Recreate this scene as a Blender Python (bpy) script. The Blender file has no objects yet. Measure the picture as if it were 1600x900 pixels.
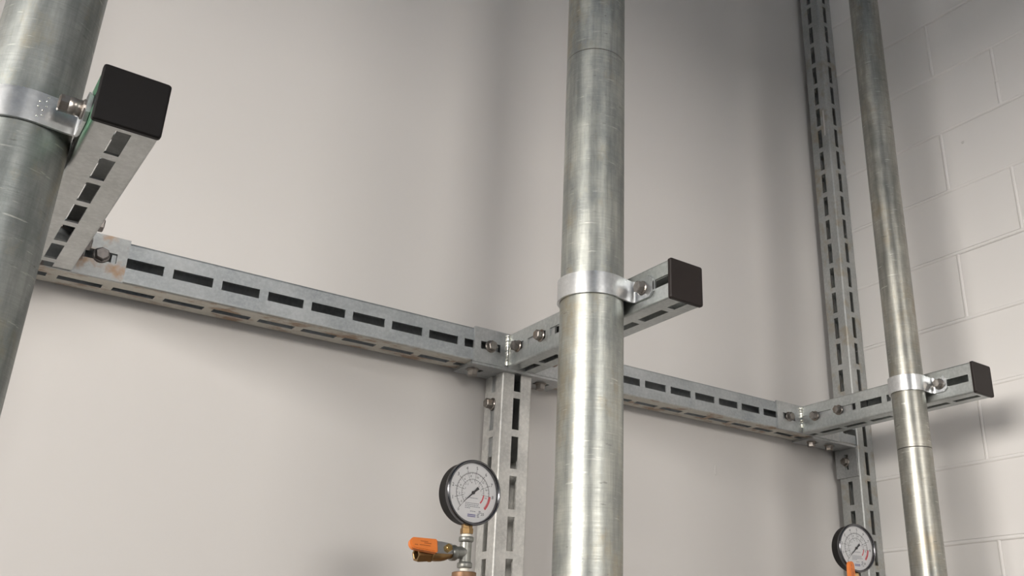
import bpy, bmesh, math, random
from mathutils import Vector, Matrix
random.seed(7)
scene = bpy.context.scene
col = scene.collection
R = math.radians

# ------------------------------------------------------------------ camera
YAW, PIT, ROLL = 0.6810, 0.3850, 0.001
FPX, PPX, PPY = 1465.6, 981.7, 453.3
d = Vector((math.sin(YAW) * math.cos(PIT), math.cos(YAW) * math.cos(PIT), math.sin(PIT)))
r0 = Vector((math.cos(YAW), -math.sin(YAW), 0)); u0 = r0.cross(d)
r = r0 * math.cos(ROLL) + u0 * math.sin(ROLL); u = -r0 * math.sin(ROLL) + u0 * math.cos(ROLL)
cam_d = bpy.data.cameras.new('camera'); cam = bpy.data.objects.new('camera', cam_d); col.objects.link(cam)
m = Matrix((r, u, -d)).transposed().to_4x4(); m.translation = Vector((-1.0184, -1.6772, -0.6053))
cam.matrix_world = m
cam_d.sensor_fit = 'HORIZONTAL'; cam_d.sensor_width = 36.0
cam_d.lens = FPX / 1600 * 36.0
cam_d.shift_x = (800 - PPX) / 1600
cam_d.shift_y = (PPY - 450) / 1600
cam_d.clip_start = 0.02
scene.camera = cam

# ------------------------------------------------------------------ world, lights, exposure
w = bpy.data.worlds.new('world'); scene.world = w; w.use_nodes = True
nt = w.node_tree; bg = nt.nodes['Background']
bg.inputs['Color'].default_value = (1.0, 0.945, 0.88, 1); bg.inputs['Strength'].default_value = 33.5     # even overcast daylight
def portal(name, loc, rot, sx, sy):          # guides the daylight sampling through the openings of the room
    l = bpy.data.lights.new(name, 'AREA'); l.shape = 'RECTANGLE'; l.size = sx; l.size_y = sy
    l.cycles.is_portal = True
    o = bpy.data.objects.new(name, l); col.objects.link(o); o.location = loc; o.rotation_euler = rot
WIN = (-3.5, -0.9, 0.02, 1.17)         # wide window in the left wall: y0, y1, sill, head
FILL = (-2.0, 0.2, 0.55, 1.25)                # unseen opening added in the front wall for fill light: x0, x1, sill, head
portal('window_portal', (-4.68, (WIN[0] + WIN[1]) / 2, (WIN[2] + WIN[3]) / 2), (0, R(-90), 0), WIN[3] - WIN[2], WIN[1] - WIN[0])
portal('fill_opening_portal', ((FILL[0] + FILL[1]) / 2, -6.98, (FILL[2] + FILL[3]) / 2), (R(90), 0, 0), FILL[1] - FILL[0], FILL[3] - FILL[2])

vs = scene.view_settings
vs.view_transform = 'Standard'; vs.look = 'None'; vs.exposure = 0.0; vs.gamma = 1.0; vs.use_curve_mapping = False
scene.display_settings.display_device = 'sRGB'

# ------------------------------------------------------------------ materials
def newmat(name):
    mt = bpy.data.materials.new(name); mt.use_nodes = True
    nt = mt.node_tree; nt.nodes.clear()
    out = nt.nodes.new('ShaderNodeOutputMaterial'); b = nt.nodes.new('ShaderNodeBsdfPrincipled')
    nt.links.new(b.outputs[0], out.inputs[0])
    return mt, nt, b
def nd(nt, typ, **kw):
    n = nt.nodes.new(typ)
    for k, v in kw.items(): setattr(n, k, v)
    return n
def mapped(nt, scale=(1, 1, 1), loc=(0, 0, 0)):
    tc = nd(nt, 'ShaderNodeTexCoord'); mp = nd(nt, 'ShaderNodeMapping')
    mp.inputs['Scale'].default_value = scale; mp.inputs['Location'].default_value = loc
    nt.links.new(tc.outputs['Object'], mp.inputs['Vector']); return mp.outputs[0]
def noise(nt, vec, scale, detail=4, rough=0.55):
    n = nd(nt, 'ShaderNodeTexNoise'); n.inputs['Scale'].default_value = scale
    n.inputs['Detail'].default_value = detail; n.inputs['Roughness'].default_value = rough
    nt.links.new(vec, n.inputs['Vector']); return n.outputs['Fac']
def ramp(nt, fac, stops):
    n = nd(nt, 'ShaderNodeValToRGB'); cr = n.color_ramp
    while len(cr.elements) < len(stops): cr.elements.new(0.5)
    for e, (p, c) in zip(cr.elements, stops):
        e.position = p; e.color = (c, c, c, 1) if isinstance(c, (int, float)) else (*c, 1)
    nt.links.new(fac, n.inputs[0]); return n.outputs[0]
def mix(nt, fac, a, b, mode='MIX'):
    n = nd(nt, 'ShaderNodeMix', data_type='RGBA', blend_type=mode)
    for s, v in ((0, fac), (6, a), (7, b)):
        if hasattr(v, 'is_output') or isinstance(v, bpy.types.NodeSocket): nt.links.new(v, n.inputs[s])
        elif s == 0: n.inputs[0].default_value = v
        else: n.inputs[s].default_value = (*v, 1)
    return n.outputs[2]
def math_n(nt, op, a, b=None):
    n = nd(nt, 'ShaderNodeMath', operation=op)
    for i, v in enumerate((a, b)):
        if v is None: continue
        if isinstance(v, bpy.types.NodeSocket): nt.links.new(v, n.inputs[i])
        else: n.inputs[i].default_value = v
    return n.outputs[0]
def bump(nt, b, h, strength, dist=0.001):
    n = nd(nt, 'ShaderNodeBump'); n.inputs['Strength'].default_value = strength; n.inputs['Distance'].default_value = dist
    nt.links.new(h, n.inputs['Height']); nt.links.new(n.outputs[0], b.inputs['Normal'])
def axis_range(nt, axis, a, bb, invert=False):
    """0..1 ramp along a world axis (objects are built in world space)"""
    tc = nd(nt, 'ShaderNodeNewGeometry'); sp = nd(nt, 'ShaderNodeSeparateXYZ'); nt.links.new(tc.outputs['Position'], sp.inputs[0])
    mr = nd(nt, 'ShaderNodeMapRange'); mr.inputs['From Min'].default_value = a; mr.inputs['From Max'].default_value = bb
    if invert: mr.inputs['To Min'].default_value = 1; mr.inputs['To Max'].default_value = 0
    nt.links.new(sp.outputs[axis], mr.inputs['Value']); return mr.outputs[0]

def galv(name, c0=(0.36, 0.385, 0.385), c1=(0.54, 0.56, 0.55), rough=0.42, metal=0.85, scale=9, stain=None, stain_amt=0.0, seed=0.0, extra=None):
    mt, nt, b = newmat(name)
    v = mapped(nt, loc=(seed, seed * 1.7, seed * .6))
    big = noise(nt, v, scale, 5, 0.6); fine = noise(nt, v, 140, 3, 0.6)
    base = mix(nt, ramp(nt, big, [(0.33, 0.0), (0.68, 1.0)]), c0, c1)
    base = mix(nt, ramp(nt, fine, [(0.42, 0.0), (0.75, 0.35)]), base, tuple(min(1, x * 1.35) for x in c1))
    if stain:
        sm = noise(nt, mapped(nt, (1, 1, 1), (seed + 3, 2, 1)), 17, 4, 0.62)
        k = ramp(nt, sm, [(0.60 - stain_amt * .25, 0.0), (0.72 - stain_amt * .25, 0.85)])
        base = mix(nt, k, base, stain)
    if extra: base = extra(nt, base)
    nt.links.new(base, b.inputs['Base Color'])
    b.inputs['Metallic'].default_value = metal
    rr = nd(nt, 'ShaderNodeMapRange'); rr.inputs['To Min'].default_value = rough - .1; rr.inputs['To Max'].default_value = rough + .14
    nt.links.new(big, rr.inputs['Value']); nt.links.new(rr.outputs[0], b.inputs['Roughness'])
    bump(nt, b, fine, 0.12, 0.0006)
    return mt
def pipe_mat(name, seed, c0, c1, stain, rough=0.40):
    mt, nt, b = newmat(name)
    v = mapped(nt, (1, 1, .55), (seed, seed, seed)); big = noise(nt, v, 16, 6, 0.68)
    streak = noise(nt, mapped(nt, (16, 16, 1.0), (seed, 0, 0)), 3.0, 5, 0.65)       # long vertical streaks
    brush = noise(nt, mapped(nt, (10, 10, 300), (0, seed, 0)), 1.0, 5, 0.75)        # fine hoop-wise brushing
    base = mix(nt, ramp(nt, big, [(0.36, 0.0), (0.62, 1.0)]), c0, c1)
    base = mix(nt, ramp(nt, streak, [(0.44, 0.0), (0.68, 0.65)]), base, tuple(x * .66 for x in c0))
    st = noise(nt, mapped(nt, (1, 1, .6), (seed * 2, 1, 4)), 11, 6, 0.72)
    base = mix(nt, ramp(nt, st, [(0.52, 0.0), (0.66, 0.7)]), base, stain)
    sc = noise(nt, mapped(nt, (26, 26, 190), (seed, 5, 2)), 1.0, 3, 0.6)
    base = mix(nt, ramp(nt, sc, [(0.64, 0.0), (0.74, 0.55)]), base, (0.78, 0.78, 0.72))
    ds = noise(nt, mapped(nt, (34, 34, 120), (seed + 9, 1, 7)), 1.0, 3, 0.6)
    base = mix(nt, ramp(nt, ds, [(0.67, 0.0), (0.74, 0.6)]), base, (0.12, 0.12, 0.11))
    base = mix(nt, ramp(nt, brush, [(0.40, 0.0), (0.70, 0.22)]), base, tuple(x * .6 for x in c0))
    nt.links.new(base, b.inputs['Base Color']); b.inputs['Metallic'].default_value = 0.85
    rr = nd(nt, 'ShaderNodeMapRange'); rr.inputs['From Min'].default_value = .3; rr.inputs['From Max'].default_value = .7
    rr.inputs['To Min'].default_value = rough - .09; rr.inputs['To Max'].default_value = rough + .12
    nt.links.new(mix(nt, 0.5, big, brush), rr.inputs['Value']); nt.links.new(rr.outputs[0], b.inputs['Roughness'])
    bump(nt, b, brush, 0.22, 0.0010)
    return mt
def plain(name, color, rough=0.5, metal=0.0, var=0.12, scale=30, bmp=0.05, coat=0.0, spec=0.5):
    mt, nt, b = newmat(name)
    n = noise(nt, mapped(nt), scale, 4)
    nt.links.new(mix(nt, n, tuple(c * (1 - var) for c in color), tuple(min(1, c * (1 + var)) for c in color)), b.inputs['Base Color'])
    b.inputs['Roughness'].default_value = rough; b.inputs['Metallic'].default_value = metal; b.inputs['Coat Weight'].default_value = coat; b.inputs['Specular IOR Level'].default_value = spec
    if bmp: bump(nt, b, n, bmp, 0.0005)
    return mt
def paint(name, color):
    mt, nt, b = newmat(name)
    v = mapped(nt); n = noise(nt, v, 3.0, 3); f = noise(nt, v, 55, 3)
    nt.links.new(mix(nt, n, tuple(c * .975 for c in color), tuple(min(1, c * 1.02) for c in color)), b.inputs['Base Color'])
    b.inputs['Roughness'].default_value = 0.62; b.inputs['Specular IOR Level'].default_value = 0.3
    bump(nt, b, f, 0.05, 0.002)
    return mt

def rusty(nt, base):           # brown dirt in patches on the underside, towards the left end of the rail
    ge = nd(nt, 'ShaderNodeNewGeometry'); sp = nd(nt, 'ShaderNodeSeparateXYZ'); nt.links.new(ge.outputs['True Normal'], sp.inputs[0])
    ax = nd(nt, 'ShaderNodeMath', operation='ABSOLUTE'); nt.links.new(sp.outputs[2], ax.inputs[0])
    zlow = axis_range(nt, 2, 0.010, -0.002)
    down = math_n(nt, 'MULTIPLY', ax.outputs[0], zlow)
    n1 = noise(nt, mapped(nt, (1, 1.8, 1), (4, 2, 0)), 15, 5, 0.65)
    cream = mix(nt, math_n(nt, 'MULTIPLY', down, 0.75), base, (0.60, 0.56, 0.47))
    k = math_n(nt, 'MULTIPLY', down, ramp(nt, n1, [(0.49, 0.0), (0.60, 0.9)]))
    return mix(nt, k, cream, (0.25, 0.135, 0.062))
def green_end(nt, base):       # green tint on the left cheek of the left arm, towards its tip
    ge = nd(nt, 'ShaderNodeNewGeometry'); sp = nd(nt, 'ShaderNodeSeparateXYZ'); nt.links.new(ge.outputs['True Normal'], sp.inputs[0])
    ax = nd(nt, 'ShaderNodeMath', operation='ABSOLUTE'); nt.links.new(sp.outputs[0], ax.inputs[0])
    k = math_n(nt, 'MULTIPLY', ramp(nt, ax.outputs[0], [(0.3, 0), (0.6, 1)]), axis_range(nt, 1, -0.40, -0.50))
    k = math_n(nt, 'MULTIPLY', k, axis_range(nt, 0, -0.86, -0.88))
    return mix(nt, math_n(nt, 'MULTIPLY', k, 0.9), base, (0.07, 0.25, 0.13))

M = {}
M['wall'] = paint('white_wall_paint', (0.65, 0.63, 0.612))
M['block'] = paint('white_block_paint', (0.76, 0.74, 0.72))
M['mortar'] = paint('white_painted_mortar', (0.785, 0.765, 0.745))
M['floor'] = plain('concrete_floor', (0.13, 0.125, 0.12), 0.75)
M['cladding'] = plain('grey_steel_cladding', (0.30, 0.35, 0.42), 0.6)
M['asphalt'] = plain('asphalt', (0.10, 0.10, 0.10), 0.9)
M['ceiling'] = plain('grey_ceiling', (0.30, 0.38, 0.50), 0.85)
M['rail'] = galv('galvanised_rail', (0.29, 0.315, 0.33), (0.46, 0.48, 0.49), 0.46, 0.75, 10, seed=1.0, extra=rusty)
M['arm'] = galv('galvanised_arm', (0.40, 0.425, 0.42), (0.56, 0.58, 0.57), 0.40, 0.85, 9, seed=2.3)
M['arm_green'] = galv('galvanised_arm_green_end', (0.42, 0.43, 0.42), (0.60, 0.61, 0.60), 0.42, 0.8, 9, seed=5.1, extra=green_end)
M['post'] = galv('galvanised_post', (0.50, 0.50, 0.485), (0.72, 0.71, 0.68), 0.50, 0.55, 22, seed=3.9)
M['post_dusty'] = galv('galvanised_post_dusty', (0.36, 0.375, 0.37), (0.50, 0.51, 0.50), 0.48, 0.75, 8, stain=(0.40, 0.36, 0.29), stain_amt=0.25, seed=8.2)
M['plate'] = galv('galvanised_plate', (0.34, 0.355, 0.36), (0.52, 0.53, 0.53), 0.42, 0.8, 16, seed=6.0)
M['plate_rust'] = galv('galvanised_plate_rust_spots', (0.30, 0.315, 0.32), (0.42, 0.43, 0.43), 0.45, 0.8, 16, stain=(0.36, 0.22, 0.12), stain_amt=0.35, seed=6.6)
M['band'] = galv('bright_zinc_band', (0.52, 0.54, 0.56), (0.72, 0.73, 0.73), 0.27, 0.95, 7, seed=4.4)
M['bolt'] = galv('dull_zinc_bolt', (0.19, 0.17, 0.155), (0.34, 0.315, 0.29), 0.30, 0.9, 40, stain=(0.27, 0.19, 0.13), stain_amt=0.2, seed=7.0)
M['bolt_dark'] = galv('dark_bolt', (0.15, 0.14, 0.135), (0.24, 0.22, 0.21), 0.38, 0.85, 40, seed=7.7)
M['weld'] = plain('bright_weld_metal', (0.86, 0.84, 0.76), 0.22, 1.0, 0.1, 300, 0.8)
M['pipe_l'] = pipe_mat('galvanised_pipe_a', 1.3, (0.23, 0.25, 0.245), (0.38, 0.395, 0.38), (0.33, 0.305, 0.225), 0.46)
M['pipe_m'] = pipe_mat('galvanised_pipe_b', 2.9, (0.30, 0.32, 0.31), (0.52, 0.53, 0.485), (0.39, 0.34, 0.24), 0.40)
M['pipe_r'] = pipe_mat('galvanised_pipe_c', 4.7, (0.26, 0.265, 0.245), (0.43, 0.42, 0.375), (0.30, 0.26, 0.19), 0.38)
M['seam'] = plain('dark_seam', (0.07, 0.065, 0.06), 0.6)
M['cap'] = plain('dark_brown_plastic', (0.016, 0.011, 0.010), 0.5, 0, 0.15, 60, spec=0.3)
M['cap_black'] = plain('black_plastic', (0.0035, 0.0025, 0.0025), 0.5, 0, 0.3, 25, spec=0.25)
M['gauge_black'] = plain('black_gauge_enamel', (0.006, 0.005, 0.005), 0.5, 0, 0.1, spec=0.2)
M['bezel'] = plain('chrome_ring', (0.14, 0.14, 0.15), 0.22, 1.0, 0.05, 40, 0.0)
M['dial'] = plain('white_dial', (0.88, 0.88, 0.89), 0.5, 0, 0.02, 30, 0)
M['ink'] = plain('black_ink', (0.03, 0.03, 0.035), 0.6, 0, 0.1, 30, 0)
M['ink_grey'] = plain('grey_small_print', (0.28, 0.28, 0.32), 0.6, 0, 0.1, 30, 0)
M['ink_blue'] = plain('blue_print', (0.22, 0.21, 0.42), 0.6, 0, 0.1, 30, 0)
M['ink_red'] = plain('red_ink', (0.72, 0.10, 0.12), 0.5, 0, 0.05, 30, 0)
M['brass'] = plain('brass', (0.50, 0.34, 0.13), 0.30, 0.95, 0.2, 60)
M['brass_dark'] = plain('brown_tarnished_brass', (0.27, 0.17, 0.075), 0.36, 0.85, 0.25, 60)
M['tape'] = plain('white_thread_tape', (0.82, 0.80, 0.72), 0.7, 0, 0.08, 200, 0.4)
M['iron'] = galv('galvanised_malleable_iron', (0.20, 0.205, 0.19), (0.32, 0.32, 0.295), 0.42, 0.8, 30, seed=9.0)
M['bronze'] = plain('brown_bronze', (0.22, 0.125, 0.070), 0.48, 0.5, 0.2, 40)
M['steel'] = plain('bright_steel', (0.62, 0.62, 0.60), 0.22, 1.0, 0.1, 60)
M['orange'] = plain('orange_vinyl', (0.66, 0.185, 0.035), 0.42, 0, 0.1, 90)
M['orange_dark'] = plain('dark_orange_print', (0.30, 0.075, 0.015), 0.5)
mt, nt, b = newmat('gauge_glass')
nt.nodes.remove(b); tr = nd(nt, 'ShaderNodeBsdfTransparent'); gl = nd(nt, 'ShaderNodeBsdfGlossy'); gl.inputs['Roughness'].default_value = 0.06
mx = nd(nt, 'ShaderNodeMixShader'); lw = nd(nt, 'ShaderNodeFresnel'); lw.inputs['IOR'].default_value = 1.45
nt.links.new(lw.outputs[0], mx.inputs[0]); nt.links.new(tr.outputs[0], mx.inputs[1]); nt.links.new(gl.outputs[0], mx.inputs[2])
nt.links.new(mx.outputs[0], [n for n in nt.nodes if n.type == 'OUTPUT_MATERIAL'][0].inputs[0]); M['glass'] = mt

# ------------------------------------------------------------------ mesh helpers (points in metres, world space)
class MB:
    def __init__(s): s.v = []; s.f = []; s.sm = []
    def add(s, verts, faces, smooth=False):
        o = len(s.v); s.v += [tuple(p) for p in verts]
        s.f += [tuple(i + o for i in f) for f in faces]; s.sm += [smooth] * len(faces); return s
    def box(s, a, b):
        (x0, y0, z0), (x1, y1, z1) = a, b
        return s.add([(x0, y0, z0), (x1, y0, z0), (x1, y1, z0), (x0, y1, z0), (x0, y0, z1), (x1, y0, z1), (x1, y1, z1), (x0, y1, z1)],
                     [(0, 3, 2, 1), (4, 5, 6, 7), (0, 1, 5, 4), (1, 2, 6, 5), (2, 3, 7, 6), (3, 0, 4, 7)])
    def lathe(s, prof, base, axis, n=24, xdir=None, smooth=True, cap=True, a0=0.0, hexes=False):
        """prof: (radius, height) list along axis from base"""
        ax = Vector(axis).normalized(); base = Vector(base)
        xd = Vector(xdir) if xdir else (Vector((0, 0, 1)) if abs(ax.z) < .9 else Vector((1, 0, 0)))
        xd = (xd - ax * xd.dot(ax)).normalized(); yd = ax.cross(xd)
        vs_, fs = [], []
        for (rad, h) in prof:
            for i in range(n):
                t = a0 + 2 * math.pi * i / n
                vs_.append(base + ax * h + (xd * math.cos(t) + yd * math.sin(t)) * rad)
        for k in range(len(prof) - 1):
            for i in range(n):
                j = (i + 1) % n; fs.append((k * n + i, k * n + j, (k + 1) * n + j, (k + 1) * n + i))
        s.add(vs_, fs, smooth)
        if cap:
            o = len(s.v) - len(vs_)
            s.f.append(tuple(o + i for i in reversed(range(n)))); s.sm.append(False)
            s.f.append(tuple(o + (len(prof) - 1) * n + i for i in range(n))); s.sm.append(False)
        return s
    def build(s, name, mat, parent=None, sharp=None):
        org = parent_world(parent)
        me = bpy.data.meshes.new(name); me.from_pydata([(x - org.x, y - org.y, z - org.z) for x, y, z in s.v], [], s.f)
        me.polygons.foreach_set('use_smooth', s.sm); me.materials.append(mat); me.update()
        if sharp is not None:
            bm = bmesh.new(); bm.from_mesh(me); bmesh.ops.remove_doubles(bm, verts=bm.verts, dist=1e-6)
            bmesh.ops.recalc_face_normals(bm, faces=bm.faces)
            for e in bm.edges:
                if len(e.link_faces) != 2 or e.calc_face_angle(0) > R(sharp): e.smooth = False
            bm.to_mesh(me); bm.free()
        o = bpy.data.objects.new(name, me); col.objects.link(o)
        if parent: o.parent = parent
        return o
def parent_world(p):
    v = Vector((0, 0, 0))
    while p: v += p.location; p = p.parent
    return v
def tag(o, label, cat, group=None, kind=None):
    if label: o['label'] = label
    if cat: o['category'] = cat
    if group: o['group'] = group
    if kind: o['kind'] = kind
    return o
def thing(name, loc, label, cat, group=None):
    o = bpy.data.objects.new(name, None); o.empty_display_size = 0.02; col.objects.link(o); o.location = loc
    return tag(o, label, cat, group)

S = 0.075      # strut section
def grid_plate(mb, P, us, vs_, holes, t):
    """flat plate with rectangular holes; P(u, v, depth) -> point; holes: list of (u0,u1,v0,v1)"""
    us = sorted(set(round(x, 6) for x in us)); vs_ = sorted(set(round(x, 6) for x in vs_))
    def solid(i, j):
        if i < 0 or j < 0 or i >= len(us) - 1 or j >= len(vs_) - 1: return False
        cu = (us[i] + us[i + 1]) / 2; cv = (vs_[j] + vs_[j + 1]) / 2
        return not any(a < cu < b_ and c < cv < e for a, b_, c, e in holes)
    for i in range(len(us) - 1):
        for j in range(len(vs_) - 1):
            if not solid(i, j): continue
            a, b_, c, e = us[i], us[i + 1], vs_[j], vs_[j + 1]
            mb.add([P(a, c, 0), P(b_, c, 0), P(b_, e, 0), P(a, e, 0)], [(0, 1, 2, 3)])
            mb.add([P(a, c, t), P(b_, c, t), P(b_, e, t), P(a, e, t)], [(3, 2, 1, 0)])
            for di, dj, p, q in ((-1, 0, (a, c), (a, e)), (1, 0, (b_, c), (b_, e)), (0, -1, (a, c), (b_, c)), (0, 1, (a, e), (b_, e))):
                if not solid(i + di, j + dj):
                    mb.add([P(*p, 0), P(*q, 0), P(*q, t), P(*p, t)], [(0, 1, 2, 3)])
def strut(name, mat, axis, u0_, u1_, a0, b0, starts, ln, parent=None, t=0.003, rad=0.0045, sw=0.0175):
    """slotted square hollow section along axis 'x','y' or 'z'; a0,b0 = low corner of the cross-section on the other two axes"""
    mb = MB()
    def W(u_, a, b_):
        if axis == 'x': return (u_, a0 + a, b0 + b_)
        if axis == 'y': return (a0 + a, u_, b0 + b_)
        return (a0 + a, b0 + b_, u_)
    sl = [(max(min(s_, s_ + ln), u0_ + .0), min(max(s_, s_ + ln), u1_)) for s_ in starts]
    sl = [x for x in sl if x[1] - x[0] > 0.004]
    v0, v1 = S / 2 - sw / 2, S / 2 + sw / 2
    us = [u0_, u1_] + [x for ab in sl for x in ab]; vv = [rad, v0, v1, S - rad]
    holes = [(p, q, v0, v1) for p, q in sl]
    grid_plate(mb, lambda u_, v, dd: W(u_, dd, v), us, vv, holes, t)
    grid_plate(mb, lambda u_, v, dd: W(u_, S - dd, v), us, vv, holes, t)
    grid_plate(mb, lambda u_, v, dd: W(u_, v, dd), us, vv, holes, t)
    grid_plate(mb, lambda u_, v, dd: W(u_, v, S - dd), us, vv, holes, t)
    for (ca, cb, s0) in ((rad, rad, 180), (S - rad, rad, 270), (S - rad, S - rad, 0), (rad, S - rad, 90)):
        n = 5; vs_, fs = [], []
        for i in range(n + 1):
            th = R(s0 + 90 * i / n)
            for uu in (u0_, u1_): vs_.append(W(uu, ca + rad * math.cos(th), cb + rad * math.sin(th)))
        for i in range(n): fs.append((2 * i, 2 * i + 1, 2 * i + 3, 2 * i + 2))
        mb.add(vs_, fs, True)
        ri = rad - t; vs_ = []
        for i in range(n + 1):
            th = R(s0 + 90 * i / n)
            for uu in (u0_, u1_): vs_.append(W(uu, ca + ri * math.cos(th), cb + ri * math.sin(th)))
        mb.add(vs_, fs, True)
    o = mb.build(name, mat, parent)
    return o
def bolt(parent, head_pos, axis, mat, name='bolt', af=0.0195, h=0.010, flange=0.0135, fl_t=0.003, turn=0.0, shank=.010, collar=0.0):
    """hex head standing on a flange washer; head_pos = centre of the seat on the surface, axis points outward"""
    ax = Vector(axis).normalized(); p = Vector(head_pos); rr = af / math.sqrt(3); p0 = p
    hb = MB()
    if collar: hb.lathe([(rr * .98, fl_t), (rr * .98, collar)], p, ax, 20, smooth=True); p = p + ax * (collar - fl_t)
    hb.lathe([(0.0055, -shank), (0.0055, fl_t)], p0, ax, 12, cap=False); hb.lathe([(rr, fl_t), (rr, h + fl_t - .0015), (rr * .86, h + fl_t)], p, ax, 6, smooth=False, a0=turn)
    o = hb.build(name, mat, parent)
    MB().lathe([(flange, 0), (flange, fl_t * .5), (flange * .86, fl_t)], p0, ax, 20, smooth=False).build('washer', mat, o)
    return o

# ------------------------------------------------------------------ the setting
FLOOR, CEIL, WY, WX = -2.10, 3.20, 0.088, 1.268
def structure(o): o['kind'] = 'structure'; return o
structure(MB().box((-4.9, -7.0, FLOOR - .15), (1.5, 0.3, FLOOR)).build('floor', M['floor']))
structure(MB().box((-4.9, -7.0, CEIL), (1.5, 0.3, CEIL + .15)).build('ceiling', M['ceiling']))
wb = structure(MB().box((-4.9, WY, FLOOR), (WX + .003, WY + .2, CEIL)).build('wall_back', M['wall']))
wl = MB(); wl.box((-4.9, -7.0, FLOOR), (-4.7, WIN[0], CEIL)); wl.box((-4.9, WIN[1], FLOOR), (-4.7, WY, CEIL)); wl.box((-4.9, WIN[0], WIN[3]), (-4.7, WIN[1], CEIL)); wl.box((-4.9, WIN[0], FLOOR), (-4.7, WIN[1], WIN[2]))
structure(wl.build('wall_left', M['cladding']))
wf = MB(); wf.box((-4.9, -7.2, FLOOR), (FILL[0], -7.0, CEIL)); wf.box((FILL[1], -7.2, FLOOR), (1.5, -7.0, CEIL)); wf.box((FILL[0], -7.2, FILL[3]), (FILL[1], -7.0, CEIL)); wf.box((FILL[0], -7.2, FLOOR), (FILL[1], -7.0, FILL[2]))
structure(wf.build('wall_front', M['cladding']))
structure(MB().box((-500, -500, FLOOR - .3), (500, 500, FLOOR - .16)).build('ground_outside', M['asphalt']))
wr = structure(MB().box((WX + .003, -7.0, FLOOR), (WX + .203, WY + .2, CEIL)).build('wall_right', M['mortar']))
# concrete blocks, half bond, 400 x 200 mm module
def block_mesh(y0, y1):
    ch = 0.0010; X0 = WX; XB = WX + .0031
    hh = 0.095; mb = MB()
    o = [(XB, y0, -hh), (XB, y1, -hh), (XB, y1, hh), (XB, y0, hh)]
    i = [(X0, y0 + ch, -hh + ch), (X0, y1 - ch, -hh + ch), (X0, y1 - ch, hh - ch), (X0, y0 + ch, hh - ch)]
    return mb.add(o + i, [(4, 5, 6, 7), (0, 1, 5, 4), (1, 2, 6, 5), (2, 3, 7, 6), (3, 0, 4, 7)])
cache = {}
for i in range(-3, 15):
    z = 1.508 - 0.2 * i - 0.1
    first = -0.361 if i % 2 else -0.161
    joints = [first - 0.4 * k for k in range(-2, 6)]
    for a, b_ in zip(joints[1:], joints[:-1]):
        y0, y1 = a + .005, min(b_ - .005, WY)
        if y1 - y0 < 0.05: continue
        key = (round(y1 - y0, 3),)
        if key not in cache:
            o = block_mesh(0, y1 - y0).build('block', M['block'], wr); cache[key] = o.data
        else:
            o = bpy.data.objects.new('block', cache[key]); col.objects.link(o); o.parent = wr
        o.location = (random.uniform(-.0006, .0006), y0, z + random.uniform(-.0006, .0006))
# rounded mortar joints standing slightly proud of the blocks
def bead(name, p0, along, across, ln, parent=None):
    mb = MB(); p0 = Vector(p0); al = Vector(along); ac = Vector(across); vs_, fs = [], []; n = 7
    for q in (0, ln):
        for i in range(n + 1):
            t_ = -1 + 2 * i / n; vs_.append(p0 + al * q + ac * (t_ * .0058) + Vector((-1, 0, 0)) * (.0038 * (1 - abs(t_) ** 3) - .0004))
    for i in range(n): fs.append((i, i + 1, n + 2 + i, n + 1 + i))
    return mb.add(vs_, fs, True).build(name, M['mortar'], parent)
pb = None; bb = None
for i in range(-3, 16):
    z = 1.508 - 0.2 * i
    if bb is None: bb = bead('bed_joint', (WX, -2.161, 0), (0, 1, 0), (0, 0, 1), 2.161 + WY, wr); o = bb
    else: o = bpy.data.objects.new('bed_joint', bb.data); col.objects.link(o); o.parent = wr
    o.location = (random.uniform(-.0004, .0004), 0, z)
    if i == 15: break
    first = -0.361 if i % 2 else -0.161
    for k in range(-1, 5):
        y = first - .4 * k
        if y > WY or y < -2.1: continue
        if pb is None: pb = bead('head_joint', (WX, 0, -.196), (0, 0, 1), (0, 1, 0), .192, wr); o = pb
        else: o = bpy.data.objects.new('head_joint', pb.data); col.objects.link(o); o.parent = wr
        o.location = (random.uniform(.0008, .0022), y, z)
# small lumps left under the wall paint
def lump(parent, c, sx, sy, sz):
    bm = bmesh.new(); bmesh.ops.create_icosphere(bm, subdivisions=2, radius=1)
    me = bpy.data.meshes.new('paint_lump')
    for v in bm.verts: v.co = Vector((c[0] + v.co.x * sx, c[1] + v.co.y * sy, c[2] + v.co.z * sz))
    for f in bm.faces: f.smooth = True
    bm.to_mesh(me); bm.free(); me.materials.append(M['wall']); o = bpy.data.objects.new('paint_lump', me); col.objects.link(o); o.parent = parent
lump(wb, (0.7057, WY, -0.1166), .004, .0022, .016)
lump(wr, (WX, -0.428, 0.845), .002, .005, .005)
lump(wr, (WX, -0.560, 0.985), .002, .006, .005)

# ------------------------------------------------------------------ the slotted rail
P_, LN = 0.082961, 0.067
RAIL_END = 1.1938
starts = [-0.685227 + P_ * k for k in range(-9, 23)]
tag(strut('slotted_rail', M['rail'], 'x', -1.40, RAIL_END, 0.0, 0.0, starts, LN),
    'long horizontal slotted galvanised rail fixed along the white back wall, rusty underneath', 'rail')

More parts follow.
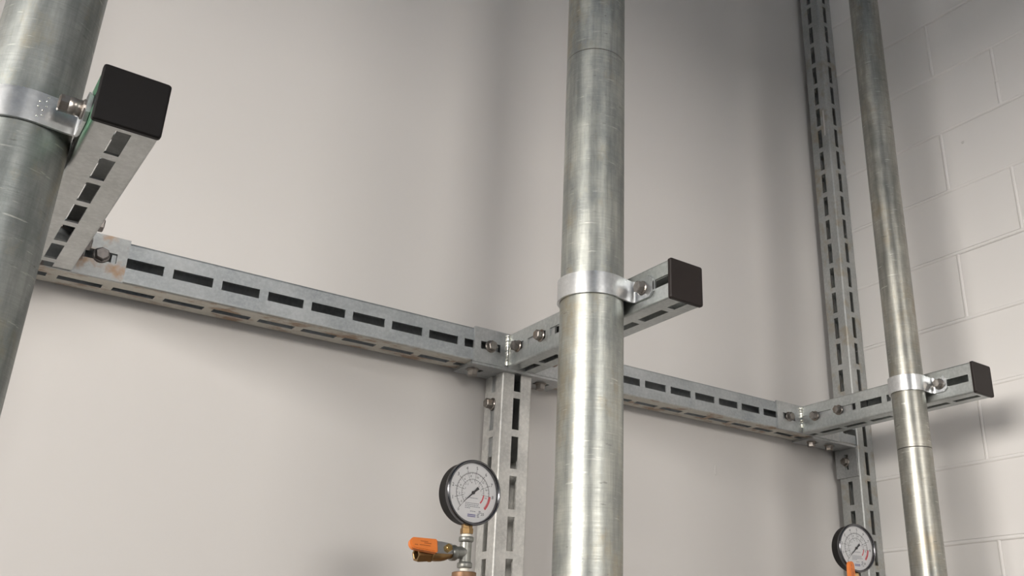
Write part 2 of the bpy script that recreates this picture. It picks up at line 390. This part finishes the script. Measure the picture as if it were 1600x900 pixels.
# ------------------------------------------------------------------ arms with end caps
ARMS = [(-0.9121, -0.042, M['arm_green'], M['cap_black'], 'slotted square arm at upper left, black end cap, seen from below beside the leftmost pipe'),
        (0.0, -0.0815, M['arm'], M['cap'], 'slotted square arm carrying the middle pipe, brown-black end cap'),
        (0.9527, -0.042, M['arm'], M['cap'], 'slotted square arm carrying the thin right pipe, end cap in front of block wall')]
for k, (xa, ph, mm, mc, lab) in enumerate(ARMS):
    t = thing('cantilever_strut', (xa + S / 2, -.27, 0), lab, 'strut arm', 'arms projecting from the rail')
    strut('tube', mm, 'y', -0.536, -0.006, xa, 0.0, [ph - P_ * j for j in range(-1, 7)], -LN, t)
    # cap: flat front with rounded rim, skirt sits over the tube end
    mb = MB(); o_, ch = 0.0012, 0.003
    def ring(y, ins):
        a, b_ = -o_ + ins, S + o_ - ins; c = 0.004; pts = []
        for (cx, cz, s0) in ((b_ - c, b_ - c, 0), (a + c, b_ - c, 90), (a + c, a + c, 180), (b_ - c, a + c, 270)):
            for q in range(5):
                th = R(s0 + 22.5 * q); pts.append((xa + cx + c * math.cos(th), y, cz + c * math.sin(th)))
        return pts
    rings = [ring(-0.5335, 0), ring(-0.5390, 0), ring(-0.5405, .0008), ring(-0.5412, .002)]
    n = 20; vs_ = [p for rg in rings for p in rg]; fs = []
    for q in range(3):
        for i in range(n): fs.append((q * n + i, q * n + (i + 1) % n, (q + 1) * n + (i + 1) % n, (q + 1) * n + i))
    mb.add(vs_, fs + [tuple(range(3 * n, 4 * n)), tuple(reversed(range(n)))])
    mb.build('end_cap', mc, t)
    # flat tongues inside the root of the arm, show through the side slots
    for xs in (xa + .0034, xa + S - .0034 - .004):
        MB().box((xs, -0.178, .006), (xs + .004, -0.0065, S - .006)).build('inner_tongue', M['plate'], t)
    side = 1 if k == 0 else -1
    for yb in ((-0.045, -0.133), (-0.0446, -0.1326), (-0.0546, -0.1363))[k]:
        bolt(t, (xa + S if side > 0 else xa, yb, 0.0385), (side, 0, 0), M['bolt_dark'] if k == 0 else M['bolt'], turn=random.random(), h=.011)

# ------------------------------------------------------------------ brackets joining arms to the rail
for k, (xa, ph, mm, mc, lab) in enumerate(ARMS):
    lab = ['flat bolted bracket plate with rust spots holding the upper-left arm to the rail',
           'flat bolted bracket plate joining the middle arm to the rail',
           'flat bolted bracket plate joining the right arm to the rail near the corner'][k]
    t = thing('arm_bracket', (xa + S / 2, 0, 0), lab, 'bracket', 'bracket plates on the rail')
    x0, x1 = xa - (0.084, 0.084, 0.097)[k], xa + S + (0.076, 0.084, 0.084)[k]
    bl, br = xa - (0.044, 0.044, 0.050)[k], xa + S + (0.036, 0.044, 0.044)[k]
    mb = MB(); hz = (0.0295, 0.0465)
    holes = [(bl - .024, bl + .024, *hz), (br - .024, br + .024, *hz)]
    us = [x0, x1] + [q for h_ in holes for q in h_[:2]]
    grid_plate(mb, lambda u_, v, dd: (u_, -0.006 + dd, v), us, [-0.001, 0.0765, *hz], holes, 0.0058)
    mb.build('plate', M['plate_rust'] if k == 0 else M['plate'], t)
    mbolt = M['bolt_dark'] if k == 0 else M['bolt']
    bolt(t, (bl, -0.006, 0.038), (0, -1, 0), mbolt, turn=.3); bolt(t, (br, -0.006, 0.038), (0, -1, 0), mbolt, turn=.2)
    # weld bead where plate meets the arm
    mb = MB(); n = 26; vs_, fs = [], []
    for i in range(n + 1):
        z = 0.003 + 0.069 * i / n; rr = 0.0056 + random.uniform(-.0016, .0016)
        for th in (0, 45, 90, 135, 180, 225, 270, 315):
            vs_.append((xa - .001 + rr * math.cos(R(th)), -0.0075 + rr * math.sin(R(th)), z))
    for i in range(n):
        for j in range(8): fs.append((i * 8 + j, i * 8 + (j + 1) % 8, (i + 1) * 8 + (j + 1) % 8, (i + 1) * 8 + j))
    mb.add(vs_, fs, True).build('weld_bead', M['weld'], t)

# ------------------------------------------------------------------ middle post, bolted under the rail
PX0, PY0 = -0.001, 0.008
t = thing('slotted_post', (PX0 + S / 2, PY0 + S / 2, FLOOR),
    'pale slotted square post under the rail, behind the left pressure gauge', 'strut post', 'upright slotted posts')
strut('tube', M['post'], 'z', FLOOR, -0.0065, PX0, PY0, [-0.0595 - .084 * k for k in range(-1, 25)], -0.069, t)
for xs in (PX0 + .0034, PX0 + S - .0074):
    MB().box((xs, PY0 + .006, -0.185), (xs + .004, PY0 + S - .006, -0.0068)).build('inner_tongue', M['plate'], t)
bolt(t, (PX0, PY0 + S / 2 + .002, -0.070), (-1, 0, 0), M['bolt'], h=.014)
t = thing('post_bracket', (PX0 + S / 2, .04, -.006), 'horizontal bracket plate with hanging bolts between the rail and the middle post', 'bracket')
mb = MB(); holes = [(-0.074, -0.038, .0285, .0455), (0.098, 0.134, .0285, .0455)]
grid_plate(mb, lambda u_, v, dd: (u_, v, -0.0062 + dd), [-0.0855, 0.160, -.074, -.038, .098, .134], [-0.004, 0.078, .0285, .0455], holes, 0.006)
mb.build('plate', M['plate'], t)
bolt(t, (-0.062, 0.034, -0.0062), (0, 0, -1), M['bolt'], h=.012); bolt(t, (0.113, 0.034, -0.0062), (0, 0, -1), M['bolt'], h=.012)

# ------------------------------------------------------------------ corner post against the block wall
CX0, CY0 = 1.1940, -0.0056
cp = tag(strut('slotted_post', M['post_dusty'], 'z', FLOOR, CEIL, CX0 - .0012, CY0, [-0.0995 + .084 * k for k in range(-24, 40)], -0.067, sw=0.016),
         'tall dusty slotted square post standing in the corner against the block wall', 'strut post', 'upright slotted posts')
mb = MB(); mb.box((CX0 - .0016, .0075, 1.047), (CX0 - .0010, .0125, 1.145)); mb.build('paint_drip', M['wall'], cp)
t = thing('corner_bracket', (CX0 - .08, .03, -.006), 'bent bracket plate bolted under the rail end and down the corner post', 'bracket')
mb = MB(); holes = [(1.024, 1.060, .0275, .0445), (1.098, 1.134, .0275, .0445)]
grid_plate(mb, lambda u_, v, dd: (u_, v, -0.0062 + dd), [1.000, 1.1925, 1.024, 1.060, 1.098, 1.134], [-0.001, 0.074, .0275, .0445], holes, 0.006)
mb.build('plate', M['plate'], t)
mb = MB(); holes = [(.028, .042, -.066, -.022)]
grid_plate(mb, lambda u_, v, dd: (1.1925 - .006 + dd, u_, v), [-0.003, 0.074, .028, .042], [-0.088, -0.0062, -.066, -.022], holes, 0.006)
mb.build('drop_plate', M['plate'], t)
bolt(t, (1.033, 0.032, -0.0062), (0, 0, -1), M['bolt'], h=.012); bolt(t, (1.107, 0.030, -0.0062), (0, 0, -1), M['bolt'], h=.012)
bolt(t, (1.1865, 0.037, -0.043), (-1, 0, 0), M['bolt'], h=.011)
mb = MB(); mb.lathe([(0.003, 0), (0.003, .020)], (1.190, -0.004, -.006), (0, 1, 0), 8); mb.build('weld_bead', M['weld'], t)

# ------------------------------------------------------------------ pipes and clamps
PIPES = [dict(xa=-0.9121, R=.0548, off=.003, y=-.398, mat='pipe_l', bend=-.050, bolt=-.082, end=-.108, z=(.014, .056), joints=[],
              label='thick galvanised pipe at the left edge, in front of the rail', cl='zinc strap clamp with punched dots holding the leftmost pipe'),
         dict(xa=0.0, R=.0587, off=.0005, y=-.3873, mat='pipe_m', bend=-.051, bolt=-.0795, end=-.108, z=(.0165, .0575), joints=[.540],
              label='thick galvanised pipe in the middle, in front of the slotted rail', cl='zinc strap clamp holding the middle pipe to its arm'),
         dict(xa=.9527, R=.0403, off=.0077, y=-.3876, mat='pipe_r', bend=-.039, bolt=-.0605, end=-.081, z=(.018, .057), joints=[-.1185],
              label='thinner galvanised pipe at right, in front of the painted block wall', cl='zinc strap clamp holding the thin right pipe to its arm')]
for p in PIPES:
    xc = p['xa'] - p['R'] - p['off']; yc = p['y']
    mb = MB(); n = 72; prof = []
    zs = [FLOOR] + sorted(p['joints']) + [CEIL]
    prof = [(p['R'], FLOOR)]
    for j in p['joints']: prof += [(p['R'], j - .0012), (p['R'] - .0012, j - .0006), (p['R'] - .0012, j + .0006), (p['R'], j + .0012)]
    prof.append((p['R'], CEIL))
    mb.lathe(prof, (xc, yc, 0), (0, 0, 1), n)
    po = tag(mb.build('galvanised_pipe', M[p['mat']], None, sharp=25), p['label'], 'pipe', 'vertical pipes')
    for j in p['joints']:
        MB().lathe([(p['R'] - .0008, -.0006), (p['R'] - .0003, 0), (p['R'] - .0008, .0006)], (xc, yc, j), (0, 0, 1), n, cap=False).build('seam', M['seam'], po)
    # clamp strap: ear - bend - hoop - bend - ear
    th = .005; Rm = p['R'] + th / 2 + .0002
    ex = p['xa'] - th / 2 - .0002 - xc
    bx, by = ex, p['bend']; D = math.hypot(bx, by); al = math.acos(Rm / D); dirr = math.atan2(by, bx)
    a_t = dirr - al
    half = [(ex, p['end']), (ex, p['end'] + .010), (ex, p['bend'] - .008), (bx, by)]
    arc = [(Rm * math.cos(a_t - (2 * math.pi + 2 * a_t) * i / 48), Rm * math.sin(a_t - (2 * math.pi + 2 * a_t) * i / 48)) for i in range(49)]
    path = half + arc + [(x, -y) for x, y in reversed(half)]
    def chaikin(pts, idx):                      # round the bend
        out = []
        for i, q in enumerate(pts):
            if i in idx:
                a, b_ = Vector(pts[i - 1]), Vector(pts[i + 1]); c = Vector(q)
                p0 = c + (a - c).normalized() * .008; p2 = c + (b_ - c).normalized() * .016
                for s_ in range(7):
                    tt = s_ / 6; out.append(tuple(p0 * (1 - tt) ** 2 + c * 2 * tt * (1 - tt) + p2 * tt ** 2))
            else: out.append(q)
        return out
    path = chaikin(path, {3, len(path) - 4})
    z0, z1 = p['z']; vs_, fs = [], []
    L = len(path)
    for i, q in enumerate(path):
        a, b_ = Vector(path[max(i - 1, 0)]), Vector(path[min(i + 1, L - 1)]); tg = (b_ - a).normalized(); nm = Vector((tg.y, -tg.x)) * (th / 2)
        dz = .009 if i in (0, L - 1) else 0.0; bev = .0012
        c = Vector(q)
        for sgn, zz in ((1, z0 + dz + bev), (.7, z0 + dz), (-1, z0 + dz), (-1, z1 - dz), (.7, z1 - dz), (1, z1 - dz - bev)):
            w_ = c + nm * sgn; vs_.append((xc + w_.x, yc + w_.y, zz))
    for i in range(L - 1):
        for j in range(6): fs.append((i * 6 + j, i * 6 + (j + 1) % 6, (i + 1) * 6 + (j + 1) % 6, (i + 1) * 6 + j))
    fs += [tuple(range(6)), tuple((L - 1) * 6 + j for j in reversed(range(6)))]
    t = thing('pipe_clamp', (xc, yc, (z0 + z1) / 2), p['cl'], 'pipe clamp', 'strap clamps on the pipes')
    so = MB().add(vs_, fs, True).build('strap', M['band'], t, sharp=38)
    for s_ in (1, -1):
        bolt(t, (p['xa'] - th - .0002, yc + s_ * p['bolt'], .038), (-1, 0, 0), M['bolt'], h=.011, turn=.25, shank=.0048, collar=(.017 if p['mat'] == 'pipe_l' else 0))
    p['xc'] = xc
# punched dots on the left clamp
left_clamp = [o for o in col.objects if o.name == 'pipe_clamp'][0]
for dpos in [(-0.954, -0.4563, 0.052), (-0.962, -0.4575, 0.043), (-0.9547, -0.4564, 0.0464), (-0.9627, -0.4576, 0.0362), (-0.9543, -0.4563, 0.0393), (-0.9571, -0.4568, 0.0324), (-0.9567, -0.4567, 0.0257), (-0.9617, -0.4574, 0.0227)]:
    MB().lathe([(.0012, -.0004), (.0010, .0003), (.0004, .0007)], dpos, (0.1458, -0.9893, 0), 8).build('punched_dot', M['weld'], left_clamp)

# ------------------------------------------------------------------ pressure gauges, tees and valves
def text_mesh(mb, s, c, ex, ey, ez, size):
    cu = bpy.data.curves.new('t', 'FONT'); cu.body = s; cu.size = size; cu.align_x = 'CENTER'; cu.align_y = 'CENTER'; cu.resolution_u = 2
    ob = bpy.data.objects.new('t', cu); me = bpy.data.meshes.new_from_object(ob)
    mb.add([c + ex * v.co.x + ey * v.co.y for v in me.vertices], [tuple(f.vertices) for f in me.polygons])
    bpy.data.objects.remove(ob); bpy.data.curves.remove(cu); bpy.data.meshes.remove(me)
def gauge(center, az, label):
    """center = middle of the dial glass plane; az = direction the dial faces (degrees from -Y towards +X)"""
    n_ = Vector((math.sin(R(az)), -math.cos(R(az)), 0)); ey = Vector((0, 0, 1)); ex = ey.cross(n_)
    c = Vector(center); Rg = .0500
    t = thing('pressure_gauge', c - n_ * .014 - ey * .065, label, 'pressure gauge', 'pressure gauges')
    prof = [(.020, -.031), (.040, -.031), (.0455, -.0295), (.0475, -.026), (.0478, -.008), (.0492, -.006)]
    MB().lathe(prof, c, n_, 64).build('case', M['gauge_black'], t, sharp=45)
    MB().lathe([(.0493, -.0075), (Rg, -.006), (Rg, -.001), (.0490, .0012), (.0470, .0016), (.0455, 0.0), (.0450, -.004)], c, n_, 64, cap=False).build('bezel', M['bezel'], t, sharp=60)
    di = MB().lathe([(.0452, -.0062), (.0452, -.005)], c, n_, 64).build('dial', M['dial'], t)
    gm = MB(); gm.lathe([(.0453, -.0008), (.030, -.0008), (.012, -.0008), (.0002, -.0008)], c, n_, 64, cap=False); gm.build('glass', M['glass'], t)
    z1 = -.0048
    def pol(rad, deg, z=z1): return c + n_ * z + (ex * math.cos(R(deg)) + ey * math.sin(R(deg))) * rad
    def arc(mb, ra, rb, d0, d1, z=z1, n=40):
        for i in range(n):
            a, b_ = d0 + (d1 - d0) * i / n, d0 + (d1 - d0) * (i + 1) / n
            mb.add([pol(ra, a, z), pol(rb, a, z), pol(rb, b_, z), pol(ra, b_, z)], [(0, 1, 2, 3)])
    def radial(mb, ra, rb, deg, wd):
        q = ex * -math.sin(R(deg)) + ey * math.cos(R(deg)); a, b_ = pol(ra, deg), pol(rb, deg)
        mb.add([a - q * wd, b_ - q * wd, b_ + q * wd, a + q * wd], [(0, 1, 2, 3)])
    D0, ST = 225.0, 28.75
    mb = MB()
    arc(mb, .0300, .0306, 225, -5); arc(mb, .0205, .0210, 225, -5)
    for i in range(81):
        deg = D0 - ST * i / 10
        radial(mb, .0300, .0345 if i % 10 == 0 else .0320, deg, .00035 if i % 10 == 0 else .00018)
    for i in range(24):
        deg = D0 - 230 * i / 23; radial(mb, .0188 if i % 2 else .0178, .0205, deg, .0002)
        radial(mb, .0280, .0300, deg, .0002)
    for i in range(0, 9): radial(mb, .0165, .0310, D0 - ST * i, .00022)
    mb.build('scale_marks', M['ink'], di)['kind'] = 'stuff'
    mb = MB()
    for i in range(1, 9): text_mesh(mb, str(i), pol(.0382, D0 - ST * i, z1), ex, ey, n_, .0075)
    text_mesh(mb, '0', pol(.0370, 228, z1), ex, ey, n_, .006)
    text_mesh(mb, '20', pol(.0370, -57, z1), ex, ey, n_, .0062)
    for i in range(0, 9): text_mesh(mb, str(i * 2), pol(.0252, D0 - ST * i - 8, z1), ex, ey, n_, .0048)
    for i in range(0, 8): text_mesh(mb, str(i), pol(.0155, D0 - ST * i - 8, z1), ex, ey, n_, .0040)
    mb.build('numerals', M['ink'], di)['kind'] = 'stuff'
    mb = MB(); arc(mb, .0308, .0345, -5, -44, n=16); arc(mb, .0300, .0304, -5, -44, n=16); arc(mb, .0195, .0218, -5, -44, n=16); mb.build('red_zone', M['ink_red'], di)
    mb = MB()
    def bar(x, y, w_, h_, mbx): 
        o_ = c + n_ * z1 + ex * x + ey * y; mbx.add([o_, o_ + ex * w_, o_ + ex * w_ + ey * h_, o_ + ey * h_], [(0, 1, 2, 3)])
    for y, x0, x1 in ((-.0085, -.010, .009), (-.0165, -.013, .013), (-.0190, -.013, .012), (-.0215, -.013, .014), (-.0240, -.013, -.003), (-.0285, -.003, .004)):
        x = x0
        while x < x1:
            w_ = random.uniform(.0012, .0032); bar(x, y, w_, .0010, mb); x += w_ + .0008
    for a in range(5): bar(.0115 + random.uniform(-.002, .003), -.0275 - .0022 * a, .004, .0012, mb)
    mb.build('small_print', M['ink_grey'], di)['kind'] = 'stuff'
    mb = MB(); bar(-.0075, -.0365, .015, .0016, mb); bar(-.0075, -.0340, .015, .0016, mb); mb.build('blue_print', M['ink_blue'], di)
    # needle pointing at the lower left, near the zero mark
    mb = MB(); dn = 222.0; q = ex * -math.sin(R(dn)) + ey * math.cos(R(dn)); dv = ex * math.cos(R(dn)) + ey * math.sin(R(dn)); o_ = c + n_ * -.0032
    for zz in (0, .0006):
        s_ = o_ + n_ * zz
        mb.add([s_ - dv * .012 - q * .0024, s_ - dv * .006 - q * .0016, s_ + dv * .026, s_ - dv * .006 + q * .0016, s_ - dv * .012 + q * .0024], [(0, 1, 2, 3, 4)])
    mb.lathe([(.0026, -.001), (.0026, .0010), (.0018, .0016)], o_, n_, 16); mb.build('needle', M['ink'], t)
    # square brass shank with hexagon and taped thread
    b0 = c - n_ * .0145 - ey * (Rg - .004)
    MB().lathe([(.0085, 0), (.0085, -.0065), (.0098, -.007), (.0098, -.0150), (.0085, -.0155)], b0, (0, 0, 1), 6, smooth=False, a0=.4).build('shank', M['brass_dark'], t)
    MB().lathe([(.0072, -.0155), (.0072, -.0225)], b0, (0, 0, 1), 20).build('thread_tape', M['tape'], t)
    return b0 + Vector((0, 0, -.0195))
def tee(top, bdir, label):
    t = thing('pipe_tee', top - Vector((0, 0, .045)), label, 'pipe tee', 'gauge tees')
    h = .0455
    mb = MB(); mb.lathe([(.0108, 0), (.0113, .001), (.0113, .0065), (.0105, .0075), (.0090, .0085), (.0090, h - .0085), (.0105, h - .0075), (.0113, h - .0065), (.0113, h - .001), (.0105, h)], top - Vector((0, 0, h)), (0, 0, 1), 28)
    mb.build('body', M['iron'], t, sharp=50)
    cc = top - Vector((0, 0, h * .5)); bd = Vector(bdir).normalized()
    MB().lathe([(.0090, .002), (.0090, .0165), (.0112, .0180), (.0116, .0190), (.0116, .0255), (.0108, .0270)], cc, bd, 28).build('branch', M['iron'], t, sharp=50)
    MB().lathe([(.0070, -.0075), (.0070, .001)], top - Vector((0, 0, h)), (0, 0, 1), 20).build('thread_tape', M['tape'], t)
    return cc, bd, top - Vector((0, 0, h + .0060))
def ball_valve(cc, bd, sdir, ldir, label, k=1.0):
    """cc,bd: start and direction of the valve axis; sdir: stem direction; ldir: lever direction; k scales the lever length"""
    s0 = cc + bd * .0265; sd = Vector(sdir); sd = (sd - bd * sd.dot(bd)).normalized()
    t = thing('ball_valve', s0 + bd * .02, label, 'valve', 'ball valves on the gauge tees')
    mb = MB(); mb.lathe([(.0085, 0), (.0085, .007)], s0, bd, 24)
    mb.lathe([(.0092, .005), (.0108, .010), (.0116, .017), (.0114, .027), (.0098, .034)], s0, bd, 28); mb.build('body', M['brass_dark'], t, sharp=40)
    mb = MB(); mb.lathe([(.0115, .0345), (.0115, .0560), (.0106, .0575), (.0080, .0575), (.0072, .0570), (.0072, .040)], s0, bd, 6, smooth=False, a0=.3)
    mb.lathe([(.0118, .0335), (.0118, .0360)], s0, bd, 28); mb.build('hex_end', M['brass_dark'], t)
    st = s0 + bd * .013
    mb = MB(); mb.lathe([(.0052, .008), (.0052, .0150), (.0040, .0155), (.0040, .0215)], st, sd, 16); mb.build('stem', M['brass'], t)
    mb = MB(); mb.lathe([(.0062, .0172), (.0062, .0205)], st, sd, 6, smooth=False); mb.build('stem_nut', M['brass'], t)
    ld = Vector(ldir); ld = (ld - sd * ld.dot(sd)).normalized(); wd = sd.cross(ld)
    def slab(mb, outline, z0, z1):
        n = len(outline); A = [st + sd * z0 + ld * a * k + wd * b_ for a, b_ in outline]; B = [st + sd * z1 + ld * a * k + wd * b_ for a, b_ in outline]
        mb.add(A + B, [tuple(reversed(range(n))), tuple(range(n, 2 * n))] + [(i, (i + 1) % n, n + (i + 1) % n, n + i) for i in range(n)])
    mb = MB(); slab(mb, [(-.0085, -.0080), (.012, -.0092), (.028, -.0092), (.028, .0092), (.012, .0092), (-.0085, .0080)], .0155, .0172); mb.build('lever_plate', M['steel'], t)
    out = [(.0240, -.0105), (.062, -.0088)] + [(.0635 + .0090 * math.sin(R(a)), -.0088 * math.cos(R(a))) for a in range(15, 180, 15)] + [(.062, .0088), (.0240, .0105), (.0215, .0085), (.0215, -.0085)]
    mb = MB(); slab(mb, out, .0130, .0195)
    ins = [(.047 + (a - .047) * .92, b_ * .86) for a, b_ in out]
    slab(mb, ins, .0118, .0208)
    h = mb.build('handle_grip', M['orange'], t)
    mb = MB()
    for a0, a1, b_ in ((.036, .056, .0025), (.034, .047, -.0012), (.040, .054, -.0035), (.059, .065, .003)):
        slab(mb, [(a0, b_ - .0005), (a1, b_ - .0005), (a1, b_ + .0005), (a0, b_ + .0005)], .0207, .0210)
    mb.build('moulded_marks', M['orange_dark'], h)
def riser(top, label, zb=FLOOR):
    """brown bronze fitting that widens below its collar and runs down to the floor"""
    x, y, z = top
    mb = MB(); mb.lathe([(.0165, 0), (.0182, -.001), (.0182, -.0125), (.0190, -.0135), (.026, -.0175), (.031, -.024), (.0335, -.034), (.0335, -.070), (.0300, -.074), (.0300, zb - z)], (x, y, z), (0, 0, 1), 40)
    tag(mb.build('bronze_riser', M['bronze'], None, sharp=40), label, 'riser pipe', 'brown risers under the gauges')

for cgt, az, ldir, names in (
        ((-.2862, -.3990, -.3520), 6.1, None,
         ('larger black pressure gauge with white dial in front of the middle post', 'grey threaded tee under the left pressure gauge',
          'brass ball valve with orange lever pointing left, beside the left gauge', 'brown bronze riser fitting below the left gauge tee')),
        ((.6395, -.4000, -.3660), -9.8, 'up',
         ('smaller black pressure gauge at lower right in front of the corner post', 'grey threaded tee under the right pressure gauge',
          'ball valve with orange lever standing upright in front of the right gauge', 'brown bronze riser fitting below the right gauge tee'))):
    tp = gauge(cgt, az, names[0])
    bd = Vector((-1, -.04, -.11)) if ldir is None else Vector((-1, -.08, 0))
    cc, bd, bot = tee(tp, bd, names[1])
    if ldir is None: ball_valve(cc, bd, (.04, -.94, .34), (-1, 0, .06), names[2], .86)
    else: ball_valve(cc, bd, (-.08, -1, 0), (0, 0, 1), names[2], .80)
    riser(bot, names[3])
